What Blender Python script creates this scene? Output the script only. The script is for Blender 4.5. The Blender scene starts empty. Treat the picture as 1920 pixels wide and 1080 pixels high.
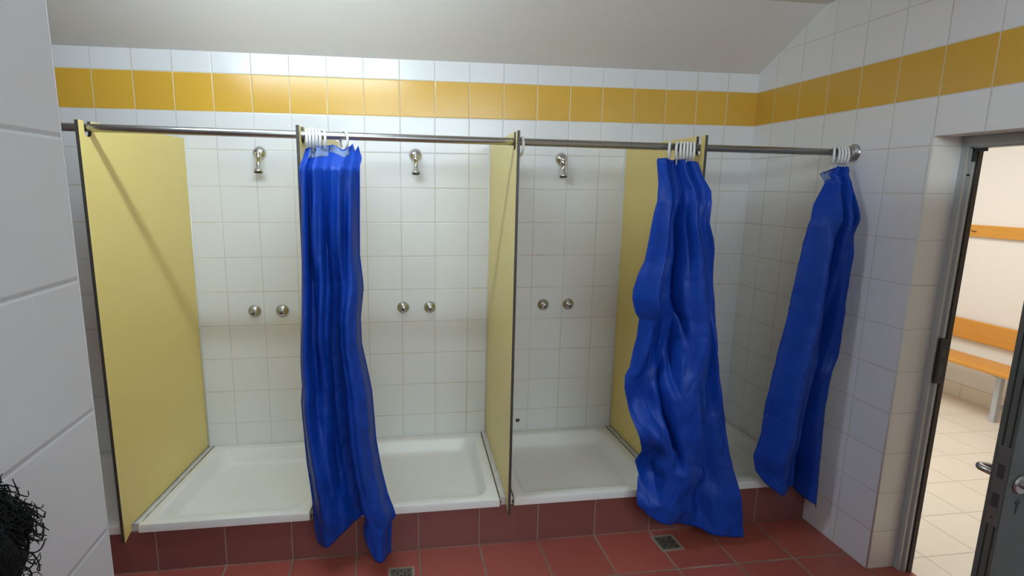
import bpy, bmesh, math, random
from mathutils import Vector, Matrix, noise
random.seed(7)
C = bpy.context.scene.collection
PI = math.pi

# ------------------------------------------------------------------ materials
def newmat(name):
    m = bpy.data.materials.new(name); m.use_nodes = True
    nt = m.node_tree; b = nt.nodes['Principled BSDF']
    return m, nt, b

def mth(nt, op, a, b=None, clamp=False):
    n = nt.nodes.new('ShaderNodeMath'); n.operation = op; n.use_clamp = clamp
    for i, v in enumerate((a, b)):
        if v is None: continue
        if isinstance(v, (int, float)): n.inputs[i].default_value = v
        else: nt.links.new(v, n.inputs[i])
    return n.outputs[0]

def mixc(nt, fac, a, b, mode='MIX'):
    n = nt.nodes.new('ShaderNodeMix'); n.data_type = 'RGBA'; n.blend_type = mode
    for sock, v in ((n.inputs[0], fac), (n.inputs[6], a), (n.inputs[7], b)):
        if isinstance(v, (int, float)): sock.default_value = v
        elif isinstance(v, (tuple, list)): sock.default_value = (*v[:3], 1)
        else: nt.links.new(v, sock)
    return n.outputs[2]

def pos(nt):
    g = nt.nodes.new('ShaderNodeNewGeometry'); s = nt.nodes.new('ShaderNodeSeparateXYZ')
    nt.links.new(g.outputs['Position'], s.inputs[0])
    return {'X': s.outputs[0], 'Y': s.outputs[1], 'Z': s.outputs[2]}, g.outputs['Position']

def noise_tex(nt, vec, scale, detail=3.0, rough=.5):
    n = nt.nodes.new('ShaderNodeTexNoise'); n.inputs['Scale'].default_value = scale
    n.inputs['Detail'].default_value = detail; n.inputs['Roughness'].default_value = rough
    if vec is not None: nt.links.new(vec, n.inputs['Vector'])
    return n.outputs['Fac']

def ramp(nt, fac, lo, hi, a=0., b=1.):
    n = nt.nodes.new('ShaderNodeMapRange'); n.clamp = True
    nt.links.new(fac, n.inputs[0])
    for i, v in zip((1, 2, 3, 4), (lo, hi, a, b)): n.inputs[i].default_value = v
    return n.outputs[0]

def plain(name, col, rough=.4, metal=0., spec=.5, bump=0., bscale=60., var=0.):
    m, nt, b = newmat(name)
    b.inputs['Base Color'].default_value = (*col, 1); b.inputs['Roughness'].default_value = rough
    b.inputs['Metallic'].default_value = metal; b.inputs['Specular IOR Level'].default_value = spec
    if bump or var:
        tc = nt.nodes.new('ShaderNodeTexCoord'); f = noise_tex(nt, tc.outputs['Object'], bscale)
        if bump:
            bn = nt.nodes.new('ShaderNodeBump'); bn.inputs['Strength'].default_value = bump
            bn.inputs['Distance'].default_value = .002
            nt.links.new(f, bn.inputs['Height']); nt.links.new(bn.outputs[0], b.inputs['Normal'])
        if var:
            nt.links.new(mixc(nt, ramp(nt, f, .35, .7), col, tuple(c * (1 - var) for c in col)), b.inputs['Base Color'])
    return m

def tilemat(name, ua, u0, va, v0, su, sv, base, grout, band=None, bandcol=None, gw=.0019, rough=.23, var=.03,
            bump=.5, wav=.03, stain=None, bandgrout=(.72, .62, .45)):
    m, nt, b = newmat(name); P, V = pos(nt)
    u = mth(nt, 'DIVIDE', mth(nt, 'SUBTRACT', P[ua], u0), su)
    v = mth(nt, 'DIVIDE', mth(nt, 'SUBTRACT', P[va], v0), sv)
    def edge(t, s):
        f = mth(nt, 'ABSOLUTE', mth(nt, 'SUBTRACT', mth(nt, 'FRACT', t), .5))
        return ramp(nt, f, .5 - 1.5 * gw / s, .5 - .7 * gw / s), f
    eu, fu = edge(u, su); ev, fv = edge(v, sv)
    mask = mth(nt, 'MAXIMUM', eu, ev)
    cx = nt.nodes.new('ShaderNodeCombineXYZ')
    nt.links.new(mth(nt, 'FLOOR', u), cx.inputs[0]); nt.links.new(mth(nt, 'FLOOR', v), cx.inputs[1])
    wn = nt.nodes.new('ShaderNodeTexWhiteNoise'); wn.noise_dimensions = '2D'; nt.links.new(cx.outputs[0], wn.inputs['Vector'])
    k = mth(nt, 'MULTIPLY', wn.outputs['Value'], var)
    col = mixc(nt, k, base, tuple(c * .3 for c in base))
    gcol = grout
    if stain:
        gcol = mixc(nt, ramp(nt, noise_tex(nt, V, 3.1, 5.), .42, .68), grout, stain)
    if band:
        inb = mth(nt, 'MULTIPLY', mth(nt, 'GREATER_THAN', P['Z'], band[0]), mth(nt, 'LESS_THAN', P['Z'], band[1]))
        bc = mixc(nt, mth(nt, 'MULTIPLY', wn.outputs['Value'], .16), bandcol, tuple(c * .6 for c in bandcol))
        col = mixc(nt, inb, col, bc); gcol = mixc(nt, inb, gcol, bandgrout)
    nt.links.new(mixc(nt, mask, col, gcol), b.inputs['Base Color'])
    r = nt.nodes.new('ShaderNodeMix'); nt.links.new(mask, r.inputs[0]); r.inputs[2].default_value = rough; r.inputs[3].default_value = .8
    nt.links.new(r.outputs[0], b.inputs['Roughness'])
    hu = ramp(nt, fu, .5 - 3. * gw / su, .5 - .6 * gw / su); hv = ramp(nt, fv, .5 - 3. * gw / sv, .5 - .6 * gw / sv)
    h = mth(nt, 'SUBTRACT', 1., mth(nt, 'MAXIMUM', hu, hv))
    bn = nt.nodes.new('ShaderNodeBump'); bn.inputs['Strength'].default_value = bump; bn.inputs['Distance'].default_value = .0012
    nt.links.new(h, bn.inputs['Height']); nt.links.new(bn.outputs[0], b.inputs['Normal'])
    return m

ZB = 2.197; T = .2
WHITE = (.79, .80, .80); GROUT = (.64, .625, .59); OCHRE = (.74, .43, .05)
M_back = tilemat('glazed_tile_back', 'X', -.1987, 'Z', ZB, T, T, WHITE, GROUT, (ZB, ZB + T), OCHRE, stain=(.52, .45, .32))
M_right = tilemat('glazed_tile_right', 'Y', -.1626, 'Z', ZB, .2048, T, (.84, .845, .86), GROUT, (ZB, ZB + T), OCHRE, stain=(.52, .46, .37))
M_reveal = tilemat('glazed_tile_reveal', 'X', -.02, 'Z', ZB, T, T, (.88, .87, .84), (.66, .64, .6))
M_soffit = tilemat('glazed_tile_soffit', 'Y', -.1626, 'X', -.02, T, T, (.82, .81, .78), (.62, .6, .55))
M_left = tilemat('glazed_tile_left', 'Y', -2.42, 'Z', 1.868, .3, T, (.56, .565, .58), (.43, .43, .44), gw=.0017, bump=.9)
M_leftend = tilemat('glazed_tile_left_end', 'X', -2.72, 'Z', 1.868, T, T, (.76, .76, .77), (.62, .62, .62), gw=.0015)
M_curb = tilemat('red_tile_curb', 'X', -2.146, 'Z', .212, .308, .4, (.24, .085, .074), (.30, .21, .18), gw=.0025, rough=.22, var=.12)
M_floor = tilemat('red_tile_floor', 'X', -2.146, 'Y', -.767, .308, .308, (.37, .088, .064), (.20, .14, .105), gw=.004, rough=.33, var=.22, wav=.02,
                  stain=(.30, .24, .18))
M_cfloor = tilemat('cream_tile_floor', 'X', .67, 'Y', -.53, .3, .31, (.80, .76, .68), (.50, .46, .40), gw=.0026, rough=.25)
M_cbase = tilemat('cream_tile_skirting', 'Y', -.53, 'Z', -1., .31, 3., (.74, .69, .60), (.5, .46, .4), gw=.002)
M_ceil = plain('ceiling_paint', (.83, .815, .79), .85, bump=.15, bscale=25)
M_plaster = plain('white_plaster', (.80, .79, .765), .8)
M_ceramic = plain('white_enamel', (.82, .82, .805), .34, spec=.6)
M_strip = plain('white_tile_strip', (.74, .73, .69), .3, var=.15, bscale=18)
M_joint = plain('dirty_joint_and_hole', (.10, .075, .05), .9, bump=.5, bscale=40)
M_yellow = plain('yellow_laminate', (.78, .64, .22), .34, bump=.04, bscale=300)
M_edge = plain('dark_laminate_core', (.055, .05, .042), .45)
M_bead = plain('white_sealant', (.74, .74, .72), .4)
M_steel = plain('brushed_steel', (.50, .50, .49), .29, metal=1., bump=.05, bscale=90)
M_chrome = plain('chrome', (.62, .62, .61), .13, metal=1.)
M_dark = plain('dark_rubber', (.02, .02, .022), .5)
M_ring = plain('white_plastic', (.82, .82, .80), .35)
M_alu = plain('grey_anodised_metal', (.46, .48, .48), .45, metal=.25)
M_alulight = plain('bright_metal_edge', (.62, .60, .55), .35, metal=.6)
M_brown = plain('brown_seal', (.055, .04, .036), .6)
M_door = plain('grey_green_door_paint', (.055, .066, .058), .45, bump=.12, bscale=30)
M_dooredge = plain('door_edge_metal', (.075, .08, .075), .45, metal=.3)
M_lock = plain('lock_plate_metal', (.14, .15, .15), .38, metal=.7)
M_legm = plain('pale_grey_painted_steel', (.50, .54, .60), .4)
M_grate = plain('dull_grate_metal', (.16, .14, .115), .55, metal=.5, bump=.4, bscale=60)
M_mortar = plain('drain_mortar', (.27, .22, .17), .9, bump=.4, bscale=30)
M_lamp = None

def woodmat():
    m, nt, b = newmat('orange_wood')
    tc = nt.nodes.new('ShaderNodeTexCoord'); mp = nt.nodes.new('ShaderNodeMapping'); mp.inputs['Scale'].default_value = (40, 2, 40)
    nt.links.new(tc.outputs['Object'], mp.inputs['Vector'])
    f = noise_tex(nt, mp.outputs[0], 3., 5.)
    nt.links.new(mixc(nt, f, (.72, .36, .07), (.58, .26, .04)), b.inputs['Base Color']); b.inputs['Roughness'].default_value = .35
    return m
M_wood = woodmat()

def clothmat(name, col, trans):
    m, nt, b = newmat(name)
    tc = nt.nodes.new('ShaderNodeTexCoord')
    f = noise_tex(nt, tc.outputs['Object'], 14., 6., .6)
    c = mixc(nt, ramp(nt, f, .3, .7), col, tuple(x * .86 for x in col))
    nt.links.new(c, b.inputs['Base Color']); b.inputs['Roughness'].default_value = .45
    b.inputs['Specular IOR Level'].default_value = .26
    bn = nt.nodes.new('ShaderNodeBump'); bn.inputs['Strength'].default_value = .35; bn.inputs['Distance'].default_value = .004
    nt.links.new(f, bn.inputs['Height']); nt.links.new(bn.outputs[0], b.inputs['Normal'])
    tr = nt.nodes.new('ShaderNodeBsdfTranslucent'); nt.links.new(c, tr.inputs[0])
    mx = nt.nodes.new('ShaderNodeMixShader'); mx.inputs[0].default_value = trans
    nt.links.new(b.outputs[0], mx.inputs[1]); nt.links.new(tr.outputs[0], mx.inputs[2])
    nt.links.new(mx.outputs[0], nt.nodes['Material Output'].inputs[0])
    return m
M_blue = clothmat('blue_nylon', (.005, .052, .385), .05)
M_clear = clothmat('clear_hem_tape', (.22, .30, .50), .3)
M_hair = plain('black_hair', (.004, .0035, .0035), .8, spec=.15)
M_skin = plain('skin', (.42, .23, .15), .5)
M_shirt = plain('dark_cloth', (.02, .02, .024), .8)

# ------------------------------------------------------------------ mesh helpers
def obj(name, bm, mats, parent=None, smooth=False, loc=None, autosmooth=None):
    me = bpy.data.meshes.new(name)
    if smooth:
        for f in bm.faces: f.smooth = True
    bm.normal_update(); bm.to_mesh(me); bm.free()
    for m in (mats if isinstance(mats, (list, tuple)) else [mats]): me.materials.append(m)
    o = bpy.data.objects.new(name, me); C.objects.link(o)
    if loc is not None: o.location = loc
    if parent is not None: o.parent = parent
    if autosmooth is not None: me.set_sharp_from_angle(angle=math.radians(autosmooth))
    return o

def tag(o, label, cat, group=None, kind=None):
    o['label'] = label; o['category'] = cat
    if group: o['group'] = group
    if kind: o['kind'] = kind
    return o

def empty(name, loc, label, cat, group=None, kind=None, rz=0):
    o = bpy.data.objects.new(name, None); C.objects.link(o); o.location = loc; o.rotation_euler = (0, 0, rz)
    o.empty_display_size = .05
    return tag(o, label, cat, group, kind)

def box(bm, x0, x1, y0, y1, z0, z1, bev=0., mi=0, seg=2):
    g = bmesh.ops.create_cube(bm, size=1.)
    vs = g['verts']
    for v in vs:
        v.co = Vector(((x0 + x1) / 2 + v.co.x * (x1 - x0), (y0 + y1) / 2 + v.co.y * (y1 - y0), (z0 + z1) / 2 + v.co.z * (z1 - z0)))
    fs = set(f for v in vs for f in v.link_faces)
    for f in fs: f.material_index = mi
    if bev:
        es = list(set(e for v in vs for e in v.link_edges))
        r = bmesh.ops.bevel(bm, geom=es, offset=bev, segments=seg, profile=.5, affect='EDGES')
        for f in r['faces']: f.material_index = mi
    return bm

def boxo(name, x0, x1, y0, y1, z0, z1, m, parent=None, bev=0., **k):
    bm = bmesh.new(); box(bm, x0, x1, y0, y1, z0, z1, bev)
    return obj(name, bm, m, parent, **k)

def frame_of(d):
    d = d.normalized(); up = Vector((0, 0, 1)) if abs(d.z) < .95 else Vector((1, 0, 0))
    a = d.cross(up).normalized(); return a, d.cross(a).normalized()

def lathe(bm, prof, origin, axis, n=28, mi=0):
    """prof: (radius, distance along axis) list"""
    origin = Vector(origin); ax = Vector(axis).normalized(); a, b = frame_of(ax); rings = []
    for r, h in prof:
        c = origin + ax * h
        if r < 1e-6: rings.append([bm.verts.new(c)])
        else: rings.append([bm.verts.new(c + (a * math.cos(2 * PI * k / n) + b * math.sin(2 * PI * k / n)) * r) for k in range(n)])
    for p, q in zip(rings, rings[1:]):
        for k in range(n):
            k2 = (k + 1) % n
            if len(p) == 1 and len(q) == 1: continue
            f = bm.faces.new([p[0], q[k], q[k2]][::-1]) if len(p) == 1 else bm.faces.new([p[k], p[k2], q[0]][::-1][::-1]) if len(q) == 1 else bm.faces.new([p[k], p[k2], q[k2], q[k]])
            f.material_index = mi; f.smooth = True
    for ring in (rings[0], rings[-1]):
        if len(ring) > 1: bm.faces.new(ring).material_index = mi
    bmesh.ops.recalc_face_normals(bm, faces=bm.faces[:])
    return bm

def tube(bm, pts, r, n=10, closed=False, mi=0):
    pts = [Vector(p) for p in pts]; rings = []; N = len(pts); pa = None
    for i, p in enumerate(pts):
        d = (pts[(i + 1) % N] - pts[i - 1]) if closed else (pts[min(i + 1, N - 1)] - pts[max(i - 1, 0)])
        d.normalize()
        if pa is None: a, b = frame_of(d)
        else:
            a = (pa - d * pa.dot(d)).normalized(); b = d.cross(a)
        pa = a; rr = r[i] if isinstance(r, (list, tuple)) else r
        rings.append([bm.verts.new(p + (a * math.cos(2 * PI * k / n) + b * math.sin(2 * PI * k / n)) * rr) for k in range(n)])
    for i in range(N if closed else N - 1):
        p, q = rings[i], rings[(i + 1) % N]
        for k in range(n):
            f = bm.faces.new([p[k], p[(k + 1) % n], q[(k + 1) % n], q[k]]); f.smooth = True; f.material_index = mi
    if not closed:
        bm.faces.new(rings[0][::-1]).material_index = mi; bm.faces.new(rings[-1]).material_index = mi
    return bm

def prism(bm, poly, map3, t0, t1, side_mi=0, cap_mi=0):
    """extrude a 2D polygon: map3(u, v, t) -> point"""
    A = [bm.verts.new(map3(u, v, t0)) for u, v in poly]; B = [bm.verts.new(map3(u, v, t1)) for u, v in poly]
    bm.faces.new(A).material_index = cap_mi; bm.faces.new(B[::-1]).material_index = cap_mi
    n = len(poly)
    for i in range(n):
        bm.faces.new([A[i], B[i], B[(i + 1) % n], A[(i + 1) % n]]).material_index = side_mi
    bmesh.ops.recalc_face_normals(bm, faces=bm.faces[:])
    return bm

def interp(tab, x):
    if x <= tab[0][0]: return tab[0][1]
    for (a, b), (c, d) in zip(tab, tab[1:]):
        if x <= c: return b + (d - b) * (x - a) / max(1e-9, c - a)
    return tab[-1][1]

def sinterp(tab, x):
    if x <= tab[0][0]: return tab[0][1]
    for (a, b), (c, d) in zip(tab, tab[1:]):
        if x <= c:
            t = (x - a) / max(1e-9, c - a); t = t * t * (3 - 2 * t); return b + (d - b) * t
    return tab[-1][1]

# ------------------------------------------------------------------ setting
def struct(name, bm, m, label, cat, **k):
    return tag(obj(name, bm, m, **k), label, cat, kind='structure')

XL, YN = -5.6, -4.7           # far left end and near end of the wash room
YO0, YO1, ZO = -1.19, -2.15, 2.036   # doorway in the right wall
bm = bmesh.new(); box(bm, XL - .2, 0., 0., .2, -.1, 3.2)
struct('wall_back', bm, M_back, 'white tiled back wall of the showers with an orange tile band', 'wall')
bm = bmesh.new()
box(bm, 0, .2, YO0, 3.0, -.1, 3.2); box(bm, 0, .2, YO1, YO0, ZO, 3.2); box(bm, 0, .2, YN, YO1, -.1, 3.2)
bm.normal_update()
for f in bm.faces:
    n = f.normal; f.material_index = 0 if n.x < -.5 else 1 if abs(n.y) > .5 else 2 if abs(n.z) > .5 else 3
struct('wall_right', bm, [M_right, M_reveal, M_soffit, M_plaster], 'white tiled right wall with orange band and deep doorway', 'wall')
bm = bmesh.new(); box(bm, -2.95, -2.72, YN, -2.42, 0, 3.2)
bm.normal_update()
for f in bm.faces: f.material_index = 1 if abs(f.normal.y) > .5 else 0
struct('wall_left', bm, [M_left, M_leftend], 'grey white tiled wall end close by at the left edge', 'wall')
bm = bmesh.new(); box(bm, XL - .2, XL, YN, 0, 0, 3.2)
struct('wall_far_left', bm, M_right, 'white tiled end wall of the shower row', 'wall')
bm = bmesh.new(); box(bm, XL, 0, YN - .2, YN, 0, 3.2)
struct('wall_near', bm, M_back, 'white tiled wall on the near side of the wash room', 'wall')
bm = bmesh.new(); box(bm, XL - .2, .2, YN - .2, .2, -.1, 0)
struct('floor', bm, M_floor, 'terracotta red tiled floor in front of the showers', 'floor')

bm = bmesh.new(); WX, WZ = -1.75, 2.5  # added frame around the fill light behind the camera, out of view
for a in ((-1.28, 1.28, -.33, -.285), (-1.28, 1.28, .285, .33), (-1.28, -1.215, -.285, .285), (1.215, 1.28, -.285, .285)):
    box(bm, WX + a[0], WX + a[1], YN, YN + .05, WZ + a[2], WZ + a[3], .004)
struct('fill_light_frame', bm, plain('fill_frame_paint', (.75, .75, .74), .4), 'white frame added around the unseen fill light high on the near wall', 'fill light frame')
# ceiling: sloped strip above the back wall, then a flatter slab
prof = [(.2, 2.405), (-.50, 2.757), (YN - .2, 2.90), (YN - .2, 3.3), (.2, 3.3)]
bm = bmesh.new(); prism(bm, prof, lambda u, v, t: (t, u, v), XL - .2, 0.)
struct('ceiling', bm, M_ceil, 'off white ceiling sloping up from the back wall', 'ceiling')

# curb under the trays
bm = bmesh.new(); box(bm, XL, 0, -.765, -.735, 0, .214)
struct('trim_1', bm, M_curb, 'dark red tiled curb along the front of the shower trays', 'curb')

# tile corner strip of the doorway
bm = bmesh.new(); tube(bm, [(.0015, YO0 + .0015, 0), (.0015, YO0 + .0015, ZO)], .0045, 10)
struct('trim_2', bm, M_bead, 'thin white edge bead down the corner of the doorway reveal', 'trim')
bm = bmesh.new(); tube(bm, [(-2.7225, -2.4225, 0), (-2.7225, -2.4225, 2.8)], .003, 8)
struct('trim_3', bm, M_leftend, 'thin tile bead down the corner of the left wall end', 'trim')

# door frame
XF = .145
def fr_profile(off):   # polygon in (x, d): d = distance into the opening
    return [(XF, off + 0), (XF, off + .054), (XF - .006, off + .054), (XF - .006, off + .060), (XF + .02, off + .060), (XF + .02, off + .073),
            (XF + .055, off + .073), (XF + .055, off + .10), (XF + .10, off + .10), (XF + .10, off)]
frame = empty('trim_4', (XF, YO0, 0), 'grey metal door frame set inside the tiled doorway', 'door frame', kind='structure')
def addchild(o, root):
    o.parent = root; o.matrix_parent_inverse = Matrix.Translation(-Vector(root.location)) if root.rotation_euler.z == 0 else (Matrix.Translation(root.location) @ Matrix.Rotation(root.rotation_euler.z, 4, 'Z')).inverted()
    return o
JP = [(.0, 0), (.0, .030), (-.003, .031), (-.003, .034), (.010, .034), (.010, .039), (.055, .039), (.055, 0)]
def jamb(side):
    s = YO0 if side > 0 else YO1
    bm = bmesh.new()
    prism(bm, JP, lambda u, v, t: (XF + u, s - side * v, t), 0., ZO - .040)
    return bm
addchild(obj('jamb', jamb(1), M_alu), frame)
addchild(obj('jamb', jamb(-1), M_alu), frame)
bm = bmesh.new(); f = [(u, v * 1.25) for u, v in JP]
prism(bm, f, lambda u, v, t: (XF + u, t, ZO - .001 - v), YO1, YO0)
addchild(obj('head', bm, M_alu), frame)
for s_, sd in ((YO0, 1), (YO1, -1)):
    def strip(x0, x1, d0, d1, z1, m, nm):
        bm = bmesh.new(); ya, yb = s_ - sd * d0, s_ - sd * d1
        box(bm, x0, x1, min(ya, yb), max(ya, yb), 0., z1); addchild(obj(nm, bm, m), frame)
    strip(XF - .0045, XF - .0028, .0308, .0342, ZO - .045, M_alulight, 'edge_strip')
    strip(XF + .014, XF + .026, .039, .043, ZO - .052, M_alu, 'seal')
    strip(XF + .034, XF + .055, .039, .0475, ZO - .052, M_brown, 'rebate')
# strike plate, corner bracket, screw
bm = bmesh.new(); box(bm, XF + .004, XF + .05, YO0 - .0485, YO0 - .033, .955, 1.165, .002)
sp = addchild(obj('strike_plate', bm, M_dark), frame)
bm = bmesh.new(); box(bm, XF + .012, XF + .035, YO0 - .0495, YO0 - .047, .985, 1.05, .001); box(bm, XF + .012, XF + .035, YO0 - .0495, YO0 - .047, 1.075, 1.115, .001)
o = obj('latch_hole', bm, M_edge); o.parent = sp
bm = bmesh.new(); box(bm, XF + .011, XF + .03, YO0 - .046, YO0 - .038, ZO - .105, ZO - .049, .001); box(bm, XF + .011, XF + .03, YO0 - .085, YO0 - .038, ZO - .064, ZO - .048, .001)
addchild(obj('corner_bracket', bm, M_dark), frame)
bm = bmesh.new(); lathe(bm, [(.0, -.004), (.004, -.004), (.005, 0), (.005, .006)], (XF + .010, YO0 - .0365, ZO - .16), (1, 0, 0), 12)
addchild(obj('screw', bm, M_dark), frame)

# ------------------------------------------------------------------ door leaf (opens into the wash room)
HX, HY, LX, LY = .12, -2.077, -.645, -2.144
dvec = Vector((LX - HX, LY - HY, 0)); DW = dvec.length; dang = math.atan2(dvec.y, dvec.x)
door = empty('door_1', (HX, HY, 0), 'dark grey green metal door swung open at the lower right corner', 'door', kind='structure', rz=dang)
# local: x from hinge (0) to latch edge (DW); the far face (towards the showers) is local -y
TH = .042
bm = bmesh.new()
box(bm, 0, DW - .045, -TH + .002, -.002, .012, 2.0)                     # skin
obj('leaf_panel', bm, M_door, door)
bm = bmesh.new()
for (x0, x1, z0, z1) in ((DW - .06, DW, .01, 2.005), (0, .05, .01, 2.005)):
    pr = [(x1, -TH), (x1, -TH * .72), (x1 - .004, -TH * .72), (x1 - .004, -TH * .6), (x1, -TH * .6), (x1, -TH * .30), (x1 - .004, -TH * .30), (x1 - .004, -TH * .18), (x1, -TH * .18), (x1, 0), (x0, 0), (x0, -TH)]
    if x0 == 0: pr = [(x1, -TH), (x1, 0), (x0, 0), (x0, -TH)]
    prism(bm, pr, lambda u, v, t: (u, v, t), z0, z1)
box(bm, .05, DW - .06, -TH, 0, 1.94, 2.005); box(bm, .05, DW - .06, -TH, 0, .01, .09)
obj('leaf_frame', bm, M_dooredge, door)
bm = bmesh.new(); box(bm, DW - .002, DW + .002, -TH * .82, -TH * .12, .905, 1.135, .001)
lp = obj('lock_plate', bm, M_lock, door)
bm = bmesh.new()
box(bm, DW + .001, DW + .0032, -TH * .62, -TH * .25, 1.045, 1.085, .0008)
box(bm, DW + .001, DW + .0032, -TH * .66, -TH * .25, .96, 1.0, .0008)
lathe(bm, [(0, 0), (.003, 0), (.003, .0012), (0, .0012)], (DW + .002, -TH * .45, .93), (1, 0, 0), 10)
o = obj('bolt_hole', bm, M_dark); o.parent = lp
def lever(side):
    """lever with a return bend; side -1 = face towards the showers, +1 = near face"""
    y0 = -TH if side < 0 else 0.; s = side; z = 1.032; x = DW - .045
    bm = bmesh.new(); lathe(bm, [(0, 0), (.024, 0), (.026, .003), (.024, .008), (.012, .010), (.0, .010)], (x, y0, z), (0, s, 0), 24)
    r = obj('handle_rose', bm, M_steel, door, smooth=True, autosmooth=40)
    bm = bmesh.new()
    pts = [(x, y0 + s * .004, z), (x, y0 + s * .045, z)]
    for k in range(1, 7):
        a = k / 6 * PI / 2; pts.append((x - .018 * (1 - math.cos(a)), y0 + s * (.045 + .018 * math.sin(a)), z))
    pts += [(x - .05, y0 + s * .063, z - .008), (x - .09, y0 + s * .063, z - .026)]
    for k in range(1, 7):
        a = k / 6 * PI / 2; pts.append((x - .09 - .018 * math.sin(a), y0 + s * (.045 + .018 * math.cos(a)), z - .030))
    pts.append((x - .108, y0 + s * .018, z - .031))
    tube(bm, pts, .0095, 14)
    obj('lever_handle', bm, M_steel, door)
lever(-1); lever(1)
bm = bmesh.new()
lathe(bm, [(0, 0), (.008, 0), (.008, .0015), (0, .0015)], (DW - .05, 0, .978), (0, 1, 0), 16); box(bm, DW - .0525, DW - .0475, 0, .0015, .945, .978)
obj('keyhole', bm, M_dark, door)

# ------------------------------------------------------------------ changing room beyond the door
bm = bmesh.new(); box(bm, .2, 2.95, -3.2, 3.0, -.1, 0)
struct('floor_changing_room', bm, M_cfloor, 'cream tiled floor seen through the doorway', 'floor')
bm = bmesh.new(); box(bm, 2.75, 2.95, -3.2, 3.0, 0, 2.8)
struct('wall_changing_room', bm, M_plaster, 'bright white plaster wall of the room beyond the doorway', 'wall')
bm = bmesh.new(); box(bm, .2, 2.95, 3.0, 3.2, 0, 2.8); box(bm, .2, 2.95, -3.4, -3.2, 0, 2.8)
struct('wall_changing_room_side', bm, M_plaster, 'white end walls of the room beyond the doorway', 'wall')
bm = bmesh.new(); box(bm, .2, 2.95, -3.2, 3.0, 2.7, 2.8)
struct('ceiling_changing_room', bm, M_plaster, 'white ceiling of the room beyond the doorway', 'ceiling')
bm = bmesh.new(); box(bm, 2.738, 2.75, -3.2, 3.0, 0, .125, .002)
struct('baseboard_right', bm, M_cbase, 'cream tile baseboard along the wall beyond the doorway', 'baseboard')

bench = empty('bench', (2.55, .3, 0), 'orange wooden bench with pale grey steel legs beyond the doorway', 'bench')
def bchild(name, bm, m, parent=None, **k):
    o = obj(name, bm, m, **k)
    return addchild(o, bench)
bm = bmesh.new(); box(bm, 2.714, 2.740, -1.3, 2.3, .54, .715, .006); bchild('backrest', bm, M_wood)
bm = bmesh.new(); box(bm, 2.36, 2.665, -1.3, 2.3, .405, .437, .008); bchild('seat', bm, M_wood)
for y in (.236, 1.75, -1.1):
    bm = bmesh.new(); box(bm, 2.475, 2.515, y - .02, y + .02, 0, .405, .004); bchild('leg', bm, M_legm)
    bm = bmesh.new(); box(bm, 2.515, 2.738, y - .012, y + .012, .10, .13, .003); bchild('stretcher', bm, M_legm)
    bm = bmesh.new(); box(bm, 2.42, 2.74, y - .015, y + .015, .375, .405, .003); box(bm, 2.724, 2.738, y - .015, y + .015, .1, .6, .002); bchild('bracket', bm, M_legm)
rail = empty('coat_rail', (2.74, .3, 1.48), 'orange wooden coat rail board on the white wall above the bench', 'coat rail')
bm = bmesh.new(); box(bm, 2.722, 2.75, -1.3, 2.3, 1.43, 1.53, .005); addchild(obj('board', bm, M_wood), rail)
bm = bmesh.new(); tube(bm, [(2.724, .80, 1.475), (2.70, .80, 1.475), (2.685, .80, 1.478), (2.68, .80, 1.488)], .004, 8)
addchild(obj('hook', bm, M_brown), rail)

# ------------------------------------------------------------------ curtain rail
RY = -.790
def rz(x): return 1.990 + (-x) * .0105
rail2 = empty('curtain_rail', (0, RY, rz(0)), 'long brushed steel shower curtain rail running across all stalls', 'curtain rail')
bm = bmesh.new(); tube(bm, [(XL, RY, rz(XL)), (-3, RY, rz(-3)), (-.002, RY, rz(0))], .0165, 24); addchild(obj('rod', bm, M_steel), rail2)
bm = bmesh.new(); lathe(bm, [(0, 0), (.042, 0), (.043, .004), (.040, .010), (.032, .013), (.026, .016), (.024, .03), (.018, .034), (.0, .034)], (0, RY, rz(0)), (-1, 0, 0), 32)
addchild(obj('end_flange', bm, M_steel, smooth=True, autosmooth=35), rail2)

# ------------------------------------------------------------------ stall dividers (front x, back x)
DIV = [(-3.480, -3.370), (-2.640, -2.552), (-1.702, -1.668), (-.816, -.828)]
YF, ZT = -.845, 2.052
names = ['first yellow shower divider from the left, seen full face beside the tiled wall end',
         'yellow shower divider mostly hidden behind the left blue curtain',
         'yellow shower divider seen almost edge on in the middle of the row',
         'yellow shower divider half covered by the middle blue curtain']
TR_Z = .252
def panel_bm(poly, xf, xb, th):
    bm = bmesh.new()
    def mp(u, v, t):
        k = u / YF; return (xb + (xf - xb) * k + t, u, v)
    prism(bm, poly, mp, -th / 2, th / 2, 1, 0); return bm
NB = [(-.770, 1.968 + .0), (-.774, 1.960), (-.785, 1.954), (-.797, 1.954), (-.808, 1.960), (-.812, 1.968)]
for (xf, xb), lab in zip(DIV, names):
    rzz = rz(xf)
    nb = [(u, v + rzz - 1.99) for u, v in NB]
    poly = [(-.001, TR_Z + .010), (-.001, ZT), (-.770, ZT)] + nb + [(-.812, ZT), (YF, ZT), (YF, .206), (-.790, .236), (-.790, TR_Z + .010)]
    root = empty('stall_divider', (xb, -.4, TR_Z), lab, 'shower divider', 'yellow stall dividers', 'thing')
    addchild(obj('panel', panel_bm(poly, xf, xb, .013), [M_yellow, M_edge]), root)
    for sd in (-1, 1):
        bm = bmesh.new(); tube(bm, [(xb + sd * .009, -.006, TR_Z), (xb + sd * .009, -.006, ZT - .005)], .005, 8)
        addchild(obj('sealant_bead', bm, M_bead), root)

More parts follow.
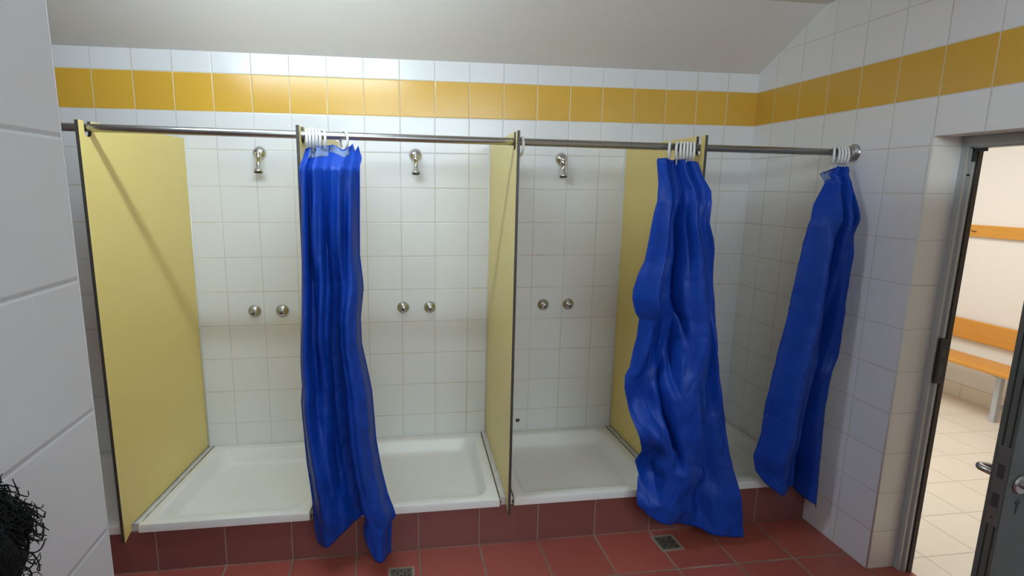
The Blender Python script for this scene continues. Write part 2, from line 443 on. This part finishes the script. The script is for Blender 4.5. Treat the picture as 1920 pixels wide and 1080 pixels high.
# strips between the trays
strips = DIV + [(-4.33, -4.33)]
SW = .036
k = 5
for (xf, xb) in DIV:
    bm = bmesh.new()
    q = lambda x, y: xb + (xf - xb) * (y / YF) + x
    ys = [-.001, -.20, -.40, -.58, -.7645]
    for a, b_ in zip(ys, ys[1:]):
        vs = [bm.verts.new((q(s * (SW - .004), y), y + e, z)) for z in (.06, TR_Z) for (s, y, e) in ((-1, a, -.001), (1, a, -.001), (1, b_, .001), (-1, b_, .001))]
        for f in ((0, 1, 2, 3), (4, 5, 6, 7), (0, 1, 5, 4), (1, 2, 6, 5), (2, 3, 7, 6), (3, 0, 4, 7)): bm.faces.new([vs[i] for i in f])
    bmesh.ops.recalc_face_normals(bm, faces=bm.faces[:])
    struct('trim_%d' % k, bm, M_strip, ['narrow white tile strip under the far left yellow divider', 'narrow white tile strip under the divider behind the left curtain',
        'narrow white tile strip under the middle edge on divider', 'narrow white tile strip under the divider behind the middle curtain'][k - 5], 'trim')
    k += 1
# dirty joints beside the strips
bm = bmesh.new()
for (xf, xb) in DIV:
    for s in (-1, 1):
        q = lambda y: xb + (xf - xb) * (y / YF) + s * SW
        pts = [(q(y), y, TR_Z + .0022 + .0008 * math.sin(y * 60)) for y in [-.003 - i * .0474 for i in range(17)]]
        tube(bm, pts, [.0022 + .0012 * random.random() for _ in pts], 6)
        lathe(bm, [(0, -.009), (.007, -.006), (.010, 0), (.007, .006), (0, .009)], (q(-.77), -.767, .230), (0, 0, 1), 8)
struct('trim_9', bm, M_joint, 'dark dirty joints between the white strips and the trays', 'trim')

# ------------------------------------------------------------------ shower trays
def rrect(x0, x1, y0, y1, r, n=8):
    out = []
    for cx, cy, a0 in ((x1 - r, y1 - r, 0), (x0 + r, y1 - r, PI / 2), (x0 + r, y0 + r, PI), (x1 - r, y0 + r, 3 * PI / 2)):
        for i in range(n + 1):
            a = a0 + PI / 2 * i / n; out.append((cx + r * math.cos(a), cy + r * math.sin(a)))
    return out
def tray_bm(fl, fr_, bl, br):
    """corner x at front (y=-.785) and back (y=-.002)"""
    bm = bmesh.new(); F, B = -.785, -.002; W, D = 1., 1.
    w = (fr_ - fl + br - bl) / 2; d = B - F
    def P(a, b, z):          # a: 0..w, b: 0..d
        t = b / d; l = fl + (bl - fl) * t; r = fr_ + (br - fr_) * t
        return (l + (r - l) * a / w, F + b, z)
    zt = .256
    loops = [(0, .001, .004, .2155), (0, .0, .006, zt - .008), (.002, .002, .008, zt - .002), (.008, .008, .012, zt), (.044, .050, .07, zt + .0005), (.051, .057, .072, zt - .003),
             (.056, .062, .075, zt - .012), (.075, .082, .075, zt - .066), (.085, .092, .075, zt - .080), (.105, .112, .07, zt - .088), (.25, .25, .05, zt - .092), (.36, .36, .01, zt - .094)]
    prev = None
    for ox, oy, r, z in loops:
        L = [bm.verts.new(P(a, b, z)) for a, b in rrect(ox, w - ox, oy, d - oy, r)]
        if prev:
            n = len(L)
            for i in range(n): bm.faces.new([prev[i], prev[(i + 1) % n], L[(i + 1) % n], L[i]])
        prev = L
    bm.faces.new(prev)
    bmesh.ops.recalc_face_normals(bm, faces=bm.faces[:])
    return bm
TRAYS = [((-4.28, -3.517, -4.28, -3.41), 'white shower tray mostly hidden behind the left tiled wall end'),
         ((-3.443, -2.672, -3.334, -2.590), 'white shower tray in the leftmost full stall, partly behind the left curtain'),
         ((-2.598, -1.737, -2.514, -1.706), 'white shower tray between the left curtain and the edge on divider'),
         ((-1.663, -.854, -1.630, -.866), 'white shower tray between the edge on divider and the middle curtain'),
         ((-.778, -.004, -.790, -.004), 'white shower tray in the corner stall behind the middle and right curtains')]
for c, lab in TRAYS:
    tag(obj('shower_tray', tray_bm(*c), M_ceramic, smooth=True, autosmooth=40), lab, 'shower tray', 'row of white shower trays')

# ------------------------------------------------------------------ shower heads and taps
def shower_head(x, z, lab):
    r = empty('wall_shower', (x, 0, z), lab, 'shower head', 'chrome shower heads')
    bm = bmesh.new(); lathe(bm, [(0, 0), (.036, 0), (.0375, .004), (.035, .013), (.028, .022), (.018, .029), (.0, .032)], (0, -.0005, 0), (0, -1, 0), 32)
    obj('wall_flange', bm, M_chrome, r, smooth=True)
    bm = bmesh.new(); lathe(bm, [(0, -.017), (.008, -.0155), (.014, -.010), (.017, 0), (.014, .010), (.008, .0155), (0, .017)], (0, -.040, -.008), (0, 0, 1), 24)
    obj('ball_joint', bm, M_chrome, r, smooth=True)
    ax = Vector((0, -.22, -1)).normalized()
    bm = bmesh.new(); lathe(bm, [(0, .006), (.0155, .006), (.0165, .012), (.0165, .026), (.0125, .030), (.0115, .052), (.013, .068), (.0175, .080), (.024, .089), (.026, .097), (.0245, .101), (.022, .101), (.0, .099)], (0, -.040, -.008), ax, 28)
    n = obj('nozzle', bm, M_chrome, r, smooth=True, autosmooth=50)
    bm = bmesh.new(); lathe(bm, [(0, 0), (.0215, 0), (.0215, .003), (.014, .0015), (.006, .0035), (0, .0035)], Vector((0, -.040, -.008)) + ax * .100, ax, 24)
    o = obj('spray_face', bm, M_dark); o.parent = n
for x, z, lab in ((-2.975, 1.982, 'chrome shower head in the stall left of the left curtain'), (-2.112, 1.985, 'chrome shower head between the left curtain and the edge on divider'),
                  (-1.240, 1.978, 'chrome shower head between the edge on divider and the middle curtain')):
    shower_head(x, z, lab)

def shower_tap(x, z, lab, turn):
    r = empty('shower_tap', (x, 0, z), lab, 'tap', 'chrome push taps')
    bm = bmesh.new(); lathe(bm, [(0, 0), (.035, 0), (.0365, .003), (.0355, .007), (.029, .014), (.020, .020), (.017, .023), (0, .023)], (0, -.0005, 0), (0, -1, 0), 32)
    obj('flange', bm, M_steel, r, smooth=True)
    bm = bmesh.new(); lathe(bm, [(.0, .020), (.0145, .020), (.0145, .046), (.013, .050), (.010, .051), (.0, .051)], (0, 0, 0), (0, -1, 0), 24)
    k = obj('knob', bm, M_chrome, r, smooth=True, autosmooth=40)
    bm = bmesh.new(); lathe(bm, [(0, .049), (.006, .049), (.006, .062), (.0045, .065), (0, .066)], (.004 * math.cos(turn), 0, .004 * math.sin(turn)), (0, -1, 0), 16)
    o = obj('pin', bm, M_chrome, smooth=True, autosmooth=40); o.parent = k
    bm = bmesh.new(); box(bm, -.004, .004, -.0525, -.050, -.011, -.004); o = obj('slot', bm, M_dark); o.parent = k
for x, z, lab, t in ((-3.052, 1.084, 'left chrome tap in the stall left of the left curtain', 2.6), (-2.896, 1.084, 'right chrome tap in the stall left of the left curtain', 2.2),
                  (-2.192, 1.088, 'left chrome tap between the left curtain and the edge on divider', 1.0), (-2.031, 1.086, 'right chrome tap between the left curtain and the edge on divider', 1.6),
                  (-1.321, 1.087, 'left chrome tap between the edge on divider and the middle curtain', .6), (-1.158, 1.087, 'right chrome tap between the edge on divider and the middle curtain', 1.2)):
    shower_tap(x, z, lab, t)
bm = bmesh.new(); box(bm, -1.476, -1.452, -.004, 0, .312, .334, .002)  # hole in a broken tile, its dark depth put into a block's colour
tag(obj('wall_hole', bm, M_joint), 'small dark square hole low on the tiles beside the edge on divider', 'hole')

# ------------------------------------------------------------------ floor drains
def drain(cx, cy, s, rot, lab):
    r = empty('floor_drain', (cx, cy, 0), lab, 'drain', 'square floor drains', rz=rot)
    h = s / 2
    bm = bmesh.new(); 
    for a in ((-h - .012, h + .012, -h - .012, -h), (-h - .012, h + .012, h, h + .012), (-h - .012, -h, -h, h), (h, h + .012, -h, h)): box(bm, *a, 0, .0025)
    obj('mortar_rim', bm, M_mortar, r)
    bm = bmesh.new(); box(bm, -h, h, -h, h, 0, .004, .0015); g = obj('grate', bm, M_grate, r)
    bm = bmesh.new()
    for i in range(5):
        for j in range(5):
            x, y = (i - 2) * s * .17, (j - 2) * s * .17
            if (i + j) % 2 == 0 or (i, j) in ((1, 2), (3, 2)): lathe(bm, [(0, 0), (s * .055, 0), (s * .055, .0006), (0, .0006)], (x, y, .004), (0, 0, 1), 10)
    o = obj('holes', bm, M_dark); o.parent = g
drain(-2.238, -.955, .10, 0, 'square floor drain below the left blue curtain')
drain(-.868, -.880, .10, .03, 'square floor drain below the middle blue curtain')

# ------------------------------------------------------------------ curtains
def fold_fn(levels):
    levels = sorted(levels, key=lambda a: -a[0])
    def f(s, z):
        if z >= levels[0][0]: return sinterp(levels[0][1], s)
        for (za, ta), (zb, tb) in zip(levels, levels[1:]):
            if z >= zb:
                t = (za - z) / (za - zb); t = t * t * (3 - 2 * t)
                return sinterp(ta, s) * (1 - t) + sinterp(tb, s) * t
        return sinterp(levels[-1][1], s)
    return f
def curtain(name, L, R, top, hem, folds, yf, seed, lab, gain=1.45):
    dd = lambda q: q if q > 0 else q * gain
    Ls = sorted((z, x) for x, z in L); Rs = sorted((z, x) for x, z in R); ff = fold_fn(folds)
    def surf(s, v, dy=0.):
        zt = interp(top, s); zb = interp(hem, s); z = zt + (zb - zt) * v
        l, r = interp(Ls, z), interp(Rs, z)
        sl = max(-3., min(3., (ff(min(1, s + .012), z) - ff(max(0, s - .012), z)) / .024))
        x = l + (r - l) * s + .0065 * sl * min(1, s * 9, (1 - s) * 9) * min(1, v * 5)
        w = noise.noise(Vector((x * 9 + seed, z * 5, seed))) * .0055 + noise.noise(Vector((x * 26, z * 13 + seed, seed * 2))) * .0042
        w += abs(noise.noise(Vector((x * 14 + z * 6, z * 9 - x * 7, seed + 5)))) * .005
        w += .0035 * max(0., 1 - 7 * abs(noise.noise(Vector((x * 11 + z * 4, z * 6 - x * 9, seed + 9)))))
        w *= min(1., .35 + 1.2 * v)
        return (x, yf(z) + dd(ff(s, z)) + w + dy, z)
    NU, NV = 150, 170
    bm = bmesh.new()
    G = [[bm.verts.new(surf(i / NU, j / NV)) for i in range(NU + 1)] for j in range(NV + 1)]
    for j in range(NV):
        for i in range(NU):
            bm.faces.new([G[j][i], G[j + 1][i], G[j + 1][i + 1], G[j][i + 1]]).smooth = True
    o = obj(name, bm, M_blue)
    md = o.modifiers.new('thickness', 'SOLIDIFY'); md.thickness = .0009
    tag(o, lab, 'shower curtain', 'blue shower curtains')
    return o, surf
def patch(surf, s0, s1, v0, v1, parent, name, m, dy=-.0016, n=24):
    bm = bmesh.new()
    G = [[bm.verts.new(surf(s0 + (s1 - s0) * i / n, v0 + (v1 - v0) * j / 5, dy)) for i in range(n + 1)] for j in range(6)]
    for j in range(5):
        for i in range(n): bm.faces.new([G[j][i], G[j + 1][i], G[j + 1][i + 1], G[j][i + 1]]).smooth = True
    o = obj(name, bm, m, parent); md = o.modifiers.new('thickness', 'SOLIDIFY'); md.thickness = .0006
    return o

c1L = [(-2.617, 1.968), (-2.622, 1.93), (-2.634, 1.88), (-2.635, 1.75), (-2.640, 1.62), (-2.642, 1.513), (-2.656, 1.235), (-2.669, 1.044), (-2.667, 0.921), (-2.675, 0.847), (-2.67, 0.746), (-2.662, 0.565), (-2.647, 0.406), (-2.637, 0.297), (-2.635, 0.215), (-2.621, 0.14)]
c1R = [(-2.387, 1.95), (-2.381, 1.921), (-2.388, 1.894), (-2.39, 1.803), (-2.395, 1.647), (-2.398, 1.511), (-2.387, 1.395), (-2.386, 1.359), (-2.401, 1.229), (-2.399, 1.108), (-2.374, 0.971), (-2.359, 0.882), (-2.354, 0.806), (-2.345, 0.65), (-2.33, 0.543), (-2.321, 0.489), (-2.296, 0.379), (-2.272, 0.309), (-2.259, 0.258), (-2.279, 0.226), (-2.286, 0.049)]
k1, s1 = curtain('shower_curtain', c1L, c1R, [(0, 1.962), (.3, 1.972), (.5, 1.978), (.7, 1.955), (.8, 1.972), (.86, 1.985), (.9, 1.955), (.96, 1.978), (1, 1.94)],
    [(0, .15), (.03, .14), (.17, .168), (.32, .191), (.47, .223), (.63, .265), (.665, .24), (.68, .19), (.72, .13), (.785, .092), (.9, .078), (1, .072)],
    [(1.95, [(0, 0), (.1, -.01), (.15, .02), (.22, -.015), (.4, .008), (.55, -.015), (.7, -.02), (.85, 0), (1, .02)]),
     (1.6, [(0, .02), (.08, -.03), (.13, .03), (.2, .035), (.25, -.03), (.34, -.02), (.42, .03), (.55, -.01), (.66, -.035), (.74, .0), (.84, -.02), (1, .05)]),
     (1.2, [(0, .03), (.1, -.04), (.17, .025), (.25, .03), (.34, -.03), (.42, -.01), (.46, .065), (.62, .06), (.70, -.02), (.78, -.05), (.9, -.03), (1, .05)]),
     (.9, [(0, .03), (.12, -.05), (.22, .02), (.36, .0), (.46, .075), (.62, .085), (.67, .05), (.71, -.04), (.78, -.05), (.9, -.03), (1, .06)]),
     (.5, [(0, .03), (.16, -.05), (.3, -.02), (.40, .06), (.48, .085), (.6, .09), (.67, .07), (.71, -.05), (.78, -.06), (.88, -.03), (1, .05)]),
     (.33, [(0, .02), (.16, -.04), (.35, .0), (.5, .05), (.62, .06), (.67, .05), (.70, -.05), (.85, -.05), (1, .03)]),
     (.1, [(0, .01), (.15, -.03), (.4, .02), (.6, .04), (.66, .03), (.69, -.04), (.85, -.05), (1, .01)])],
    lambda z: -.80 - .09 * min(1, max(0, (1.955 - z) / .08)), 1.3, 'left blue shower curtain bunched beside the second divider')
patch(s1, .10, .42, .003, .026, k1, 'hem_tape', M_clear); patch(s1, .44, .80, .003, .018, k1, 'hem_tape', M_clear)

c2L = [(-1.035, 1.948), (-1.046, 1.829), (-1.069, 1.697), (-1.081, 1.575), (-1.092, 1.476), (-1.119, 1.414), (-1.137, 1.334), (-1.138, 1.296), (-1.115, 1.224), (-1.091, 1.195), (-1.091, 1.094), (-1.119, 0.949), (-1.142, 0.91), (-1.146, 0.851), (-1.129, 0.784), (-1.114, 0.707), (-1.091, 0.644), (-1.043, 0.517), (-1.063, 0.462), (-1.053, 0.434), (-1.04, 0.388), (-1.068, 0.299), (-1.066, 0.259), (-1.05, .22)]
c2R = [(-0.840, 1.935), (-0.836, 1.90), (-.829, 1.86), (-0.804, 1.80), (-0.812, 1.763), (-0.815, 1.653), (-0.774, 1.544), (-0.741, 1.397), (-0.708, 1.254), (-0.684, 1.108), (-0.678, 1.027), (-0.645, 0.89), (-0.613, 0.723), (-0.578, 0.502), (-0.535, 0.35), (-0.525, 0.277), (-0.492, 0.052)]
k2, s2 = curtain('shower_curtain', c2L, c2R, [(0, 1.945), (.3, 1.95), (.4, 1.938), (.6, 1.945), (.9, 1.935), (1, 1.93)],
    [(0, .25), (.06, .207), (.165, .174), (.37, .141), (.68, .076), (.85, .058), (1, .05)],
    [(1.9, [(0, -.01), (.2, -.02), (.28, .02), (.42, -.005), (.55, .03), (.68, -.015), (.8, .01), (.9, -.02), (1, -.02)]),
     (1.6, [(0, .02), (.18, -.04), (.3, .05), (.42, .03), (.5, .07), (.6, .0), (.7, -.04), (.82, -.02), (.92, -.01), (1, -.02)]),
     (1.3, [(0, .03), (.2, -.045), (.33, .05), (.45, .04), (.52, .08), (.57, -.02), (.75, -.045), (.86, .0), (.9, .03), (1, .035)]),
     (1.05, [(0, .06), (.1, .0), (.2, .05), (.34, .08), (.45, .085), (.51, -.02), (.72, -.05), (.82, -.02), (.86, .03), (.93, -.01), (1, .05)]),
     (.8, [(0, .04), (.1, .05), (.2, .05), (.3, .01), (.37, .07), (.41, -.04), (.6, -.055), (.74, -.02), (.84, .03), (.93, -.01), (1, .04)]),
     (.62, [(0, -.01), (.18, -.045), (.28, -.03), (.34, .085), (.385, .08), (.42, -.04), (.6, -.05), (.74, .02), (.85, .0), (1, .03)]),
     (.42, [(0, .06), (.1, .07), (.17, .06), (.23, -.03), (.4, -.045), (.58, -.03), (.72, .04), (.85, .0), (1, .01)]),
     (.25, [(0, .0), (.1, -.02), (.3, -.04), (.5, -.01), (.62, .04), (.75, -.01), (.88, -.02), (1, -.02)]),
     (.05, [(0, .0), (.2, -.02), (.4, .02), (.55, .02), (.75, -.02), (1, -.02)])],
    lambda z: -.80 - .097 * min(1, max(0, (1.93 - z) / .18)) - .03 * min(1, max(0, (.9 - z) / .9)), 4.1, 'middle blue shower curtain hanging wide in front of the fourth divider')

c3L = [(-0.143, 1.902), (-0.176, 1.886), (-0.154, 1.846), (-0.237, 1.74), (-0.274, 1.642), (-0.291, 1.487), (-0.322, 1.182), (-0.353, 0.993), (-0.384, 0.772), (-0.395, 0.583), (-0.422, 0.453), (-0.4, 0.369)]
c3R = [(-0.018, 1.904), (-0.012, 1.829), (-0.018, 1.796), (-0.030, 1.642), (-0.028, 1.484), (-0.03, 1.323), (-0.03, 1.156), (-0.04, 0.991), (-0.068, 0.92), (-0.074, 0.786), (-0.08, 0.614), (-0.068, 0.415), (-0.057, 0.263), (-0.057, 0.174)]
k3, s3 = curtain('shower_curtain', c3L, c3R, [(0, 1.895), (.2, 1.915), (.3, 1.925), (1, 1.92)],
    [(0, .369), (.137, .306), (.31, .262), (.5, .297), (.64, .302), (.75, .25), (.85, .20), (.88, .174), (1, .174)],
    [(1.9, [(0, .02), (.3, -.02), (.5, .01), (.7, -.02), (1, .02)]),
     (1.7, [(0, .03), (.25, -.02), (.45, -.03), (.55, .03), (.68, -.03), (.8, .01), (.9, -.02), (1, .04)]),
     (1.5, [(0, .04), (.3, -.04), (.48, .0), (.54, .06), (.64, -.02), (.8, -.03), (1, .06)]),
     (.9, [(0, .04), (.3, -.05), (.52, -.03), (.60, .09), (.66, .07), (.74, -.02), (.85, -.03), (1, .04)]),
     (.6, [(0, .04), (.3, -.05), (.54, -.02), (.62, .10), (.72, .09), (.78, -.03), (.88, -.03), (1, .02)]),
     (.3, [(0, .04), (.3, -.03), (.55, 0), (.65, .09), (.76, .08), (.82, -.04), (1, 0)])],
    lambda z: -.80 - .11 * min(1, max(0, (1.92 - z) / .25)), 8.7, 'right blue shower curtain hanging at the tiled right wall')
patch(s3, 0.0, .16, .004, .030, k3, 'hem_tape', M_clear, n=10)

# ------------------------------------------------------------------ curtain rings
RR = .036
def ring_mesh():
    bm = bmesh.new(); N = 40
    tube(bm, [(0, RR * math.sin(a), RR * math.cos(a) * 1.08) for a in [2 * PI * i / N for i in range(N)]], .0056, 12, closed=True)
    return bm
def hook_mesh():
    bm = bmesh.new()
    tube(bm, [(0, 0, -RR * 1.08 + .002), (.0, 0, -RR * 1.08 - .010), (0, .003, -RR * 1.08 - .020), (.0, -.001, -RR * 1.08 - .026)], .0026, 8)
    lathe(bm, [(0, 0), (.0045, .001), (.005, .006), (.0045, .011), (0, .012)], (0, 0, -RR * 1.08 - .010), (0, 0, 1), 10)
    return bm
ring0 = None
def place_ring(x, yaw, tilt, lab, group):
    global ring0
    if ring0 is None:
        r = tag(obj('curtain_ring', ring_mesh(), M_ring), lab, 'curtain ring', group); obj('hook', hook_mesh(), M_ring, r); ring0 = r
    else:
        r = ring0.copy(); C.objects.link(r); c = ring0.children[0].copy(); C.objects.link(c); c.parent = r
        r['label'] = lab; r['group'] = group
    r.location = (x, RY, rz(x) + .0165 - RR * 1.08 + .006); r.rotation_euler = (tilt, 0, yaw)
ordn = ['first', 'second', 'third', 'fourth', 'fifth', 'sixth', 'seventh']
for i, (x, yaw) in enumerate([(-2.612, .14), (-2.599, .16), (-2.586, .18), (-2.573, .2), (-2.560, .24), (-2.543, .34)]):
    place_ring(x, yaw, .1 * random.uniform(-1, 1), ordn[i] + ' from the left in the tight bunch of white rings on the left curtain', 'rings of the left curtain')
place_ring(-2.456, .5, .1, 'lone white ring on the right end of the left curtain', 'rings of the left curtain')
place_ring(-1.677, .06, .0, 'single white ring hanging free on the rail against the edge on divider', 'loose ring')
place_ring(-.965, -.55, .1, 'white ring apart at the left end of the middle curtain', 'rings of the middle curtain')
for i, (x, yaw) in enumerate([(-.928, -.62), (-.910, -.52), (-.894, -.5), (-.879, -.46), (-.864, -.42), (-.849, -.36)]):
    place_ring(x, yaw, .12 * random.uniform(-1, 1), ordn[i] + ' from the left in the bunch of white rings on the middle curtain', 'rings of the middle curtain')
place_ring(-.112, -.6, .15, 'white ring apart at the left end of the right curtain', 'rings of the right curtain')
for i, (x, yaw) in enumerate([(-.088, -.5), (-.073, -.45), (-.058, -.4), (-.044, -.33)]):
    place_ring(x, yaw, .1 * random.uniform(-1, 1), ordn[i] + ' from the left in the bunch of white rings beside the wall flange', 'rings of the right curtain')

# ------------------------------------------------------------------ person (only the curly hair reaches into the photograph)
HC = Vector((-2.581, -2.977, 1.528))
def person():
    root = empty('person', (HC.x, HC.y, 0), 'person with dark curly hair cut off at the bottom left corner', 'person')
    V, E, Rd = [], [], []
    def add(p, r, par=None):
        V.append(Vector(p)); Rd.append(r)
        if par is not None: E.append((par, len(V) - 1))
        return len(V) - 1
    x, y = HC.x + .0, HC.y; k = HC.z / 1.545
    pel = add((x, y, .92 * k), (.10, .14)); ab = add((x, y, 1.06 * k), (.09, .125), pel); ch = add((x, y, 1.21 * k), (.10, .15), ab)
    sh = add((x, y, 1.31 * k), (.07, .11), ch); nk = add((x, y, 1.40 * k), (.05, .05), sh)
    h0 = add((x + .015, y, 1.46 * k), (.066, .062), nk); h1 = add((x + .01, y, 1.535 * k), (.088, .074), h0); h2 = add((x, y, 1.60 * k), (.078, .066), h1)
    ns = add((x + .085, y, 1.515 * k), (.014, .012), h1)
    for s in (-1, 1):
        a = add((x, y + s * .15, 1.29 * k), (.05, .05), sh); b = add((x, y + s * .19, 1.06 * k), (.04, .04), a); c = add((x + .05, y + s * .19, .84 * k), (.028, .028), b)
        hnd = add((x + .06, y + s * .185, .75 * k), (.038, .018), c)
        for q, (ox, ln) in enumerate(((.028, .07), (.012, .085), (-.005, .08), (-.022, .062))):
            f1 = add((x + .06 + ox, y + s * .183, .70 * k), (.009, .009), hnd); add((x + .065 + ox, y + s * .178, (.70 - ln) * k), (.007, .007), f1)
        t1 = add((x + .10, y + s * .175, .735 * k), (.010, .010), hnd); add((x + .115, y + s * .17, .69 * k), (.008, .008), t1)
        l = add((x, y + s * .09, .86 * k), (.085, .085), pel); kn = add((x + .01, y + s * .095, .47 * k), (.058, .058), l); an = add((x, y + s * .095, .09), (.042, .042), kn)
        add((x + .12, y + s * .10, .035), (.03, .04), an)
    me = bpy.data.meshes.new('body'); me.from_pydata([tuple(v) for v in V], E, []); o = bpy.data.objects.new('body', me); C.objects.link(o)
    md = o.modifiers.new('skin', 'SKIN'); md.use_smooth_shade = True
    for i, r in enumerate(Rd): me.skin_vertices[0].data[i].radius = r
    me.skin_vertices[0].data[0].use_root = True
    o.modifiers.new('sub', 'SUBSURF').levels = 2; o.modifiers['sub'].render_levels = 2
    m, nt, b = newmat('dressed_body'); P, _ = pos(nt)
    nt.links.new(mixc(nt, mth(nt, 'GREATER_THAN', P['Z'], 1.385 * k), (.02, .02, .024), (.40, .22, .15)), b.inputs['Base Color']); b.inputs['Roughness'].default_value = .7
    me.materials.append(m); addchild(o, root)
    # hair: scalp cap plus many curls
    bm = bmesh.new(); rnd = random.Random(3)
    cap = bmesh.ops.create_icosphere(bm, subdivisions=5, radius=1.)
    hc = HC + Vector((-.008, 0, .022))
    for v in cap['verts']:
        d = v.co.copy(); rr = .100 + .010 * noise.noise(d * 5) + .006 * noise.noise(d * 11)
        if d.x > .45 and d.z < .25: rr = .06
        v.co = hc + Vector((d.x * rr, d.y * rr, d.z * rr * 1.02))
    for f in bm.faces: f.smooth = True
    for _ in range(6500):
        d = Vector((rnd.gauss(0, 1), rnd.gauss(0, 1), rnd.gauss(.35, 1))).normalized()
        if d.x > .5 and d.z < .3: continue
        if d.z < -.75: continue
        base = hc + d * .098; a, b2 = frame_of(d); cr = rnd.uniform(.0025, .005); ln = rnd.uniform(.007, .015) * (1 + .5 * noise.noise(d * 7)); ph = rnd.uniform(0, 6.28); tw = rnd.choice((-1, 1)) * rnd.uniform(8, 14)
        lean = (a * rnd.gauss(0, .3) + b2 * rnd.gauss(0, .3))
        pts = [base + (d + lean * t) * ln * t + (a * math.cos(ph + tw * t) + b2 * math.sin(ph + tw * t)) * cr * min(1, t * 3) for t in [i / 17 for i in range(18)]]
        if any(p.x < -2.712 for p in pts): continue
        tube(bm, pts, [.0008 * (1 - .6 * i / 17) for i in range(18)], 4)
    for v in bm.verts:
        if v.co.x < -2.715: v.co.x = -2.715
    addchild(obj('hair', bm, M_hair), root)
person()

# ------------------------------------------------------------------ lights
def lamp_mat(name, col, s):
    m = bpy.data.materials.new(name); m.use_nodes = True; nt = m.node_tree; nt.nodes.clear()
    e = nt.nodes.new('ShaderNodeEmission'); e.inputs[0].default_value = (*col, 1); e.inputs[1].default_value = s
    o = nt.nodes.new('ShaderNodeOutputMaterial'); nt.links.new(e.outputs[0], o.inputs[0]); return m
LX0, LY0, LZ0 = -2.75, -1.27, 2.66
lamp = empty('ceiling_lamp', (LX0, LY0, LZ0 + .08), 'white fluorescent batten lamp on the ceiling above the stalls', 'lamp')
bm = bmesh.new(); box(bm, LX0 - .66, LX0 + .66, LY0 - .05, LY0 + .05, LZ0 + .035, LZ0 + .125, .004); addchild(obj('lamp_body', bm, M_ring), lamp)
bm = bmesh.new(); tube(bm, [(LX0 - .6, LY0, LZ0), (LX0 + .6, LY0, LZ0)], .022, 16); addchild(obj('lamp_tube', bm, lamp_mat('fluorescent_tube', (.81, .97, 1.08), 65.)), lamp)

def area(name, loc, rot, sx, sy, power, col):
    l = bpy.data.lights.new(name, 'AREA'); l.shape = 'RECTANGLE'; l.size = sx; l.size_y = sy; l.energy = power; l.color = col
    o = bpy.data.objects.new(name, l); C.objects.link(o); o.location = loc; o.rotation_euler = rot; return o
area('changing_room_light', (1.15, .3, 2.66), (0, 0, 0), 1.2, 2.4, 40, (1., .95, .87))
area('added_fill_light', (-1.75, YN + .03, 2.5), (PI / 2 - .25, 0, 0), 2.4, .55, 56, (.81, .96, 1.05))  # added fill light with no known source, lifts the stalls and right wall

w = bpy.data.worlds.new('world'); bpy.context.scene.world = w; w.use_nodes = True
w.node_tree.nodes['Background'].inputs[0].default_value = (.5, .53, .6, 1); w.node_tree.nodes['Background'].inputs[1].default_value = .1

# ------------------------------------------------------------------ camera
cd = bpy.data.cameras.new('camera'); cam = bpy.data.objects.new('camera', cd); C.objects.link(cam)
cam.location = (-2.2737, -3.2829, 1.8043); cam.rotation_mode = 'XYZ'; cam.rotation_euler = (1.391, -.0096, -.1412)
cd.sensor_width = 36.; cd.sensor_fit = 'HORIZONTAL'; cd.lens = 36. * 1033.77 / 1920.
cd.shift_x = 83.78 / 1920.; cd.shift_y = -.0003
cd.clip_start = .02
sc = bpy.context.scene; sc.camera = cam
sc.view_settings.view_transform = 'Standard'; sc.view_settings.look = 'None'; sc.view_settings.gamma = 1.; sc.view_settings.use_curve_mapping = False
sc.view_settings.exposure = .22
sc.cycles.max_bounces = 10; sc.cycles.diffuse_bounces = 6
